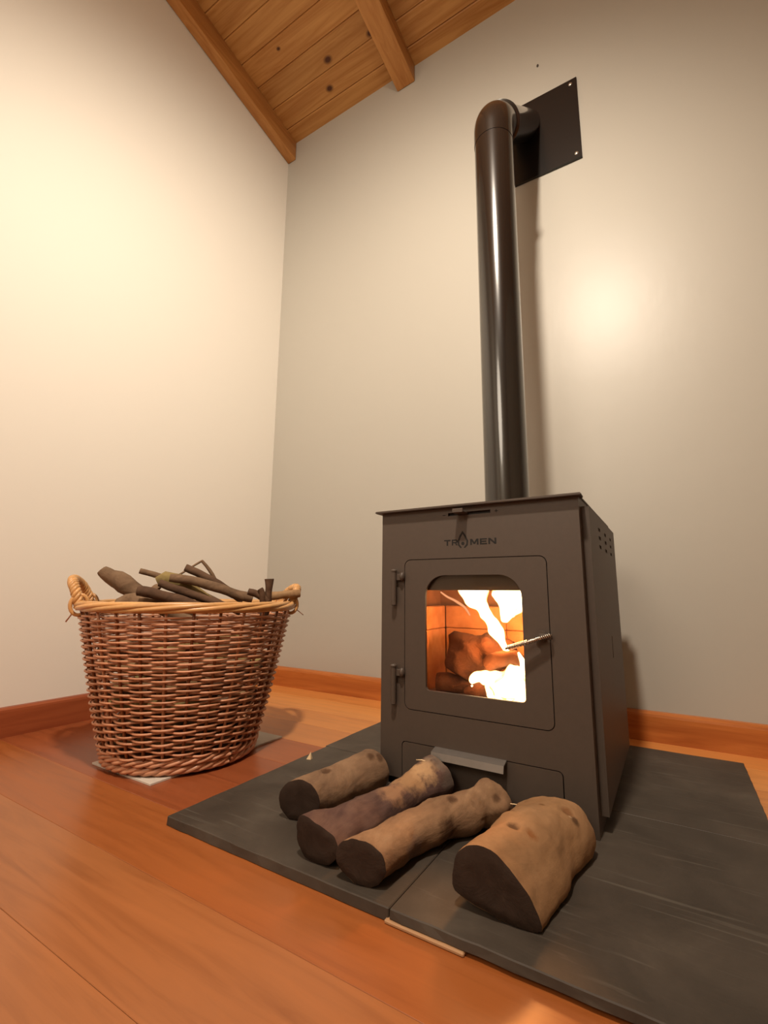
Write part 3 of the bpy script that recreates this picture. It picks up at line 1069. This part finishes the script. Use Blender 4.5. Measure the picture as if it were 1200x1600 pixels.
rings = tube(bm, [el+hd*0.02, el+hd*(tw-0.01)], PR-0.0006, 56)
for v in rings[-1]:
    v.co += hd*((-0.004-v.co.y)/hd.y)
obj('outlet_pipe', bm, M_ENAMEL, flue, True, 0.9)
bm = bmesh.new()
RG = el + hd*0.062
tube(bm, [RG-hd*0.001, RG+hd*0.001, RG+hd*0.008, RG+hd*0.010], [PR, PR+0.006, PR+0.006, PR], 56)
obj('elbow_ring', bm, M_ENAMEL, flue, True, 0.6)

bm = bmesh.new()
PLX0, PLX1, PLZ0, PLZ1 = 1.041, 1.366, 1.817, 2.1425
sheet(bm, [(PLX0, PLZ0), (PLX1, PLZ0), (PLX1, PLZ1), (PLX0, PLZ1)], [], -0.006, -0.0005)
box(bm, PLX0, PLX1, -0.010, -0.006, PLZ0, PLZ0+0.004)
wp = thing('wall_plate', 'square black metal plate on the back wall around the flue outlet', 'plate', (1.2035, -0.003, 1.817))
obj('plate', bm, M_PLATE, wp)
for x, z in ((1.345, 2.124), (1.349, 1.840), (1.06, 2.124), (1.06, 1.84)):
    bm = bmesh.new()
    bmesh.ops.create_uvsphere(bm, u_segments=14, v_segments=8, radius=0.0065, matrix=Matrix.Translation((x, -0.006, z)) @ Matrix.Diagonal((1, 0.5, 1, 1)))
    obj('screw', bm, M_SCREW, wp, True)

# ------------------------------------------------------------------ basket on its card
CX, CY = 0.485, -0.72
bm = bmesh.new()
box(bm, 0.392, 0.606, -0.874, -0.512, 0.0, 0.004, 0.0004, 1)
tag(obj('card_sheet', bm, M_CARD), 'pale rectangular card sheet lying under the wicker basket', 'sheet')
BZ = 0.0045
HB = 0.331
basket = thing('wicker_basket', 'round tapered wicker basket full of sticks by the cream wall', 'basket', (CX, CY, BZ))


def brad(z):
    t = max(0.0, min(1.0, z/HB))
    return 0.157 + 0.077*(t**0.86)


NS = 28
for i in range(NS):
    a = 2*math.pi*i/NS + 0.05
    bm = bmesh.new()
    pts = []
    for k in range(9):
        z = HB*k/8
        r = brad(z)
        pts.append((CX + r*math.cos(a), CY + r*math.sin(a), BZ + 0.004 + z))
    tube(bm, pts, 0.0032, 6)
    obj('stake', bm, M_WICK_D if i % 3 else M_WICK, basket, True)
rows = []
z = 0.034
while z < HB-0.012:
    t = z/HB
    rows.append(z)
    z += 0.0078 - 0.0021*t
for ri, z in enumerate(rows):
    bm = bmesh.new()
    pts = []
    n = NS*6
    t = z/HB
    amp = 0.0062
    ph = ri % 2
    sd = ri*1.7
    for k in range(n):
        a = 2*math.pi*k/n
        s = math.cos(NS/2*(a-0.05) + math.pi*ph)
        s = math.copysign(abs(s)**0.75, s)
        r = brad(z) + amp*s
        zz = z + 0.0020*noise.noise(Vector((math.cos(a)*2.2, math.sin(a)*2.2, sd))) + 0.0007*noise.noise(Vector((math.cos(a)*9, math.sin(a)*9, sd)))
        pts.append((CX + r*math.cos(a), CY + r*math.sin(a), BZ + zz))
    tube(bm, pts, 0.0027 - 0.0003*t + random.uniform(-0.0003, 0.0002), 6, closed=True)
    obj('weaver', bm, M_WICK, basket, True)


def rope(name, zc0, rc, rope_r, strand_r, nstr, twists, m, squash=1.0):
    for s in range(nstr):
        bm = bmesh.new()
        pts = []
        n = 220
        for k in range(n):
            a = 2*math.pi*k/n
            b = a*twists + 2*math.pi*s/nstr
            r = rc + rope_r*math.cos(b)
            pts.append((CX + r*math.cos(a), CY + r*math.sin(a), BZ + zc0 + rope_r*squash*math.sin(b)))
        tube(bm, pts, strand_r, 7, closed=True)
        obj(name, bm, m, basket, True)


rope('rim_strand', HB+0.004, 0.2355, 0.0075, 0.0054, 5, 3, M_WICK_L, 0.85)
rope('foot_strand', 0.010, 0.1595, 0.0062, 0.0048, 4, 10, M_WICK, 0.8)
rope('wale_strand', 0.025, 0.166, 0.0050, 0.0036, 3, 12, M_WICK, 0.8)
bm = bmesh.new()
revolve(bm, [(0.05, 0.004), (0.150, 0.004), (0.152, 0.008), (0.150, 0.012), (0.02, 0.012)], CX, CY, BZ, 40)
obj('base', bm, M_WICK_D, basket)
# two rope handles standing on the rim
for ang, hh in ((math.radians(53+180), 0.052), (math.radians(58), 0.040)):
    hb = None
    half = 0.24
    arch = []
    for k in range(49):
        t = k/48
        a = ang + half*math.cos(math.pi*t)*1.0
        r = 0.2375 + 0.020*math.sin(math.pi*t)
        zz = HB + 0.000 + (hh+0.010)*math.sin(math.pi*t)**0.72
        arch.append(Vector((CX + r*math.cos(a), CY + r*math.sin(a), BZ+zz)))
    fr = frames(arch)
    parts = []
    for s in range(4):
        bm = bmesh.new()
        pts = []
        sub = 4
        for k in range(48*sub+1):
            f = k/sub
            i = min(int(f), 47)
            g_ = f-i
            p = arch[i]*(1-g_) + arch[i+1]*g_
            u_, w_ = fr[i][1], fr[i][2]
            b = 2*math.pi*(f/48*5.5) + 2*math.pi*s/4
            pts.append(p + (u_*math.cos(b) + w_*math.sin(b))*0.0066)
        tube(bm, pts, 0.0046, 6)
        if hb is None:
            hb = obj('handle', bm, M_WICK_L, basket, True)
        else:
            obj('handle_strand', bm, M_WICK_L, hb, True)
    # band that binds the handle feet to the rim
    for kk in (0, 48):
        bm = bmesh.new()
        c = arch[kk]
        rad = Vector((c.x-CX, c.y-CY, 0)).normalized()
        pts = [c + rad*0.0165*math.cos(q) + Vector((0, 0, 0.006+0.022*math.sin(q))) for q in [2*math.pi*j/20 for j in range(20)]]
        tube(bm, pts, 0.0042, 6, closed=True)
        obj('binding', bm, M_WICK_L, hb, True)
for (p, q) in (((0.334, -0.922, 0.322), (0.327, -0.931, 0.302)), ((0.340, -0.926, 0.322), (0.336, -0.936, 0.303)), ((0.640, -0.516, 0.328), (0.651, -0.500, 0.313))):
    bm = bmesh.new()
    tube(bm, [p, q], 0.0012, 5)
    obj('loose_end', bm, M_WICK, basket, True)

# ------------------------------------------------------------------ sticks in the basket
G = 'sticks piled in the basket'


def stick(label, ctrl, mi, n=14, sides=9, wob=0.28, extra=(), seed=0):
    p, r_ = smooth_path(ctrl, n)
    bm = bmesh.new()
    tube(bm, p, r_, sides, wob=wob, seed=seed, capmat=1)
    for e in extra:
        p2, q2 = smooth_path(e, 8)
        tube(bm, p2, q2, 7, wob=wob, seed=seed+1, capmat=1)
    tag(obj('stick', bm, [STICK[mi], M_SPLIT], None, True, 0.9), label, 'stick', G)


stick('thick grey stump rising highest at the left of the basket', [(0.345, -0.877, 0.420, 0.0135), (0.354, -0.866, 0.408, 0.0185), (0.378, -0.834, 0.384, 0.0195), (0.410, -0.786, 0.352, 0.021), (0.44, -0.74, 0.318, 0.020), (0.46, -0.70, 0.295, 0.018)], 0, seed=1, wob=0.5)
stick('fat brown branch lying just right of the tall stump', [(0.394, -0.855, 0.338, 0.016), (0.434, -0.845, 0.349, 0.022), (0.470, -0.832, 0.349, 0.023), (0.520, -0.805, 0.330, 0.019), (0.562, -0.770, 0.300, 0.016)], 0, seed=2, wob=0.4,
      extra=[[(0.466, -0.822, 0.366, 0.012), (0.472, -0.812, 0.380, 0.009), (0.476, -0.805, 0.384, 0.006)]])
stick('thin grey stick end pointing left above the pile', [(0.398, -0.813, 0.421, 0.0068), (0.428, -0.772, 0.406, 0.0075), (0.468, -0.712, 0.376, 0.0075), (0.505, -0.655, 0.345, 0.007)], 0, seed=3)
stick('olive green broad stick at the middle of the pile', [(0.452, -0.800, 0.394, 0.012), (0.464, -0.784, 0.402, 0.020), (0.482, -0.76, 0.396, 0.019), (0.505, -0.735, 0.372, 0.015), (0.54, -0.69, 0.33, 0.013)], 1, seed=4, wob=0.7)
stick('long smooth stick sloping down to the right across the pile', [(0.500, -0.800, 0.404, 0.0095), (0.53, -0.76, 0.397, 0.0105), (0.565, -0.712, 0.381, 0.0105), (0.592, -0.677, 0.366, 0.0115), (0.614, -0.648, 0.357, 0.0115)], 0, seed=5)
stick('forked stick leaning at the top of the pile', [(0.453, -0.728, 0.432, 0.0095), (0.472, -0.704, 0.419, 0.011), (0.50, -0.665, 0.392, 0.0115), (0.54, -0.61, 0.352, 0.011)], 2, seed=6)
stick('thin bent twig sticking up highest over the middle', [(0.417, -0.744, 0.398, 0.0022), (0.438, -0.716, 0.424, 0.0028), (0.459, -0.688, 0.449, 0.0028), (0.463, -0.683, 0.447, 0.0040), (0.474, -0.668, 0.425, 0.0048), (0.483, -0.655, 0.398, 0.005)], 0, n=22, seed=7, wob=0.1)
stick('dark stick below the long smooth stick', [(0.500, -0.825, 0.391, 0.0095), (0.535, -0.785, 0.372, 0.010), (0.573, -0.735, 0.350, 0.010), (0.61, -0.68, 0.325, 0.009)], 2, seed=8)
stick('dark brown stick lowest at the front of the pile', [(0.490, -0.868, 0.372, 0.012), (0.512, -0.848, 0.368, 0.0125), (0.545, -0.805, 0.352, 0.011), (0.585, -0.75, 0.330, 0.010)], 2, seed=9)
stick('short dark stick end beside the right handle, lower left one', [(0.637, -0.684, 0.374, 0.0085), (0.652, -0.664, 0.366, 0.009), (0.662, -0.645, 0.350, 0.009)], 2, seed=10)
stick('upright dark cut stick end beside the right handle', [(0.6655, -0.646, 0.404, 0.0105), (0.665, -0.645, 0.38, 0.0095), (0.655, -0.64, 0.335, 0.0095), (0.63, -0.64, 0.26, 0.009)], 2, seed=11)
stick('small dark round stick end between two others at the right', [(0.660, -0.668, 0.380, 0.0075), (0.662, -0.662, 0.366, 0.0075), (0.655, -0.65, 0.31, 0.007)], 2, seed=12)
stick('tan stick with a dark end resting on the rim by the right handle', [(0.616, -0.612, 0.362, 0.011), (0.635, -0.595, 0.3625, 0.0112), (0.655, -0.574, 0.366, 0.0108), (0.677, -0.546, 0.3695, 0.0105)], 3, seed=13)
for lay in range(6):
    for j in range(4):
        h = 0.040 + 0.041*lay
        off = (-0.075 + 0.05*j)*(1 + 0.08*lay)
        ang = 0.35 + (math.pi/2 if lay % 2 else 0) + random.uniform(-0.04, 0.04)
        d = Vector((math.cos(ang), math.sin(ang), 0))
        pn = Vector((-d.y, d.x, 0))
        c = Vector((CX, CY, h)) + pn*off
        ln = math.sqrt((0.140+0.010*lay)**2 - off*off)
        stick('brown stick lying deep inside the basket under the pile',
              [(*(c-d*ln), 0.014), (*c, 0.0165), (*(c+d*ln), 0.014)], (i + j + lay) % 4, seed=20+lay*4+j, wob=0.2)
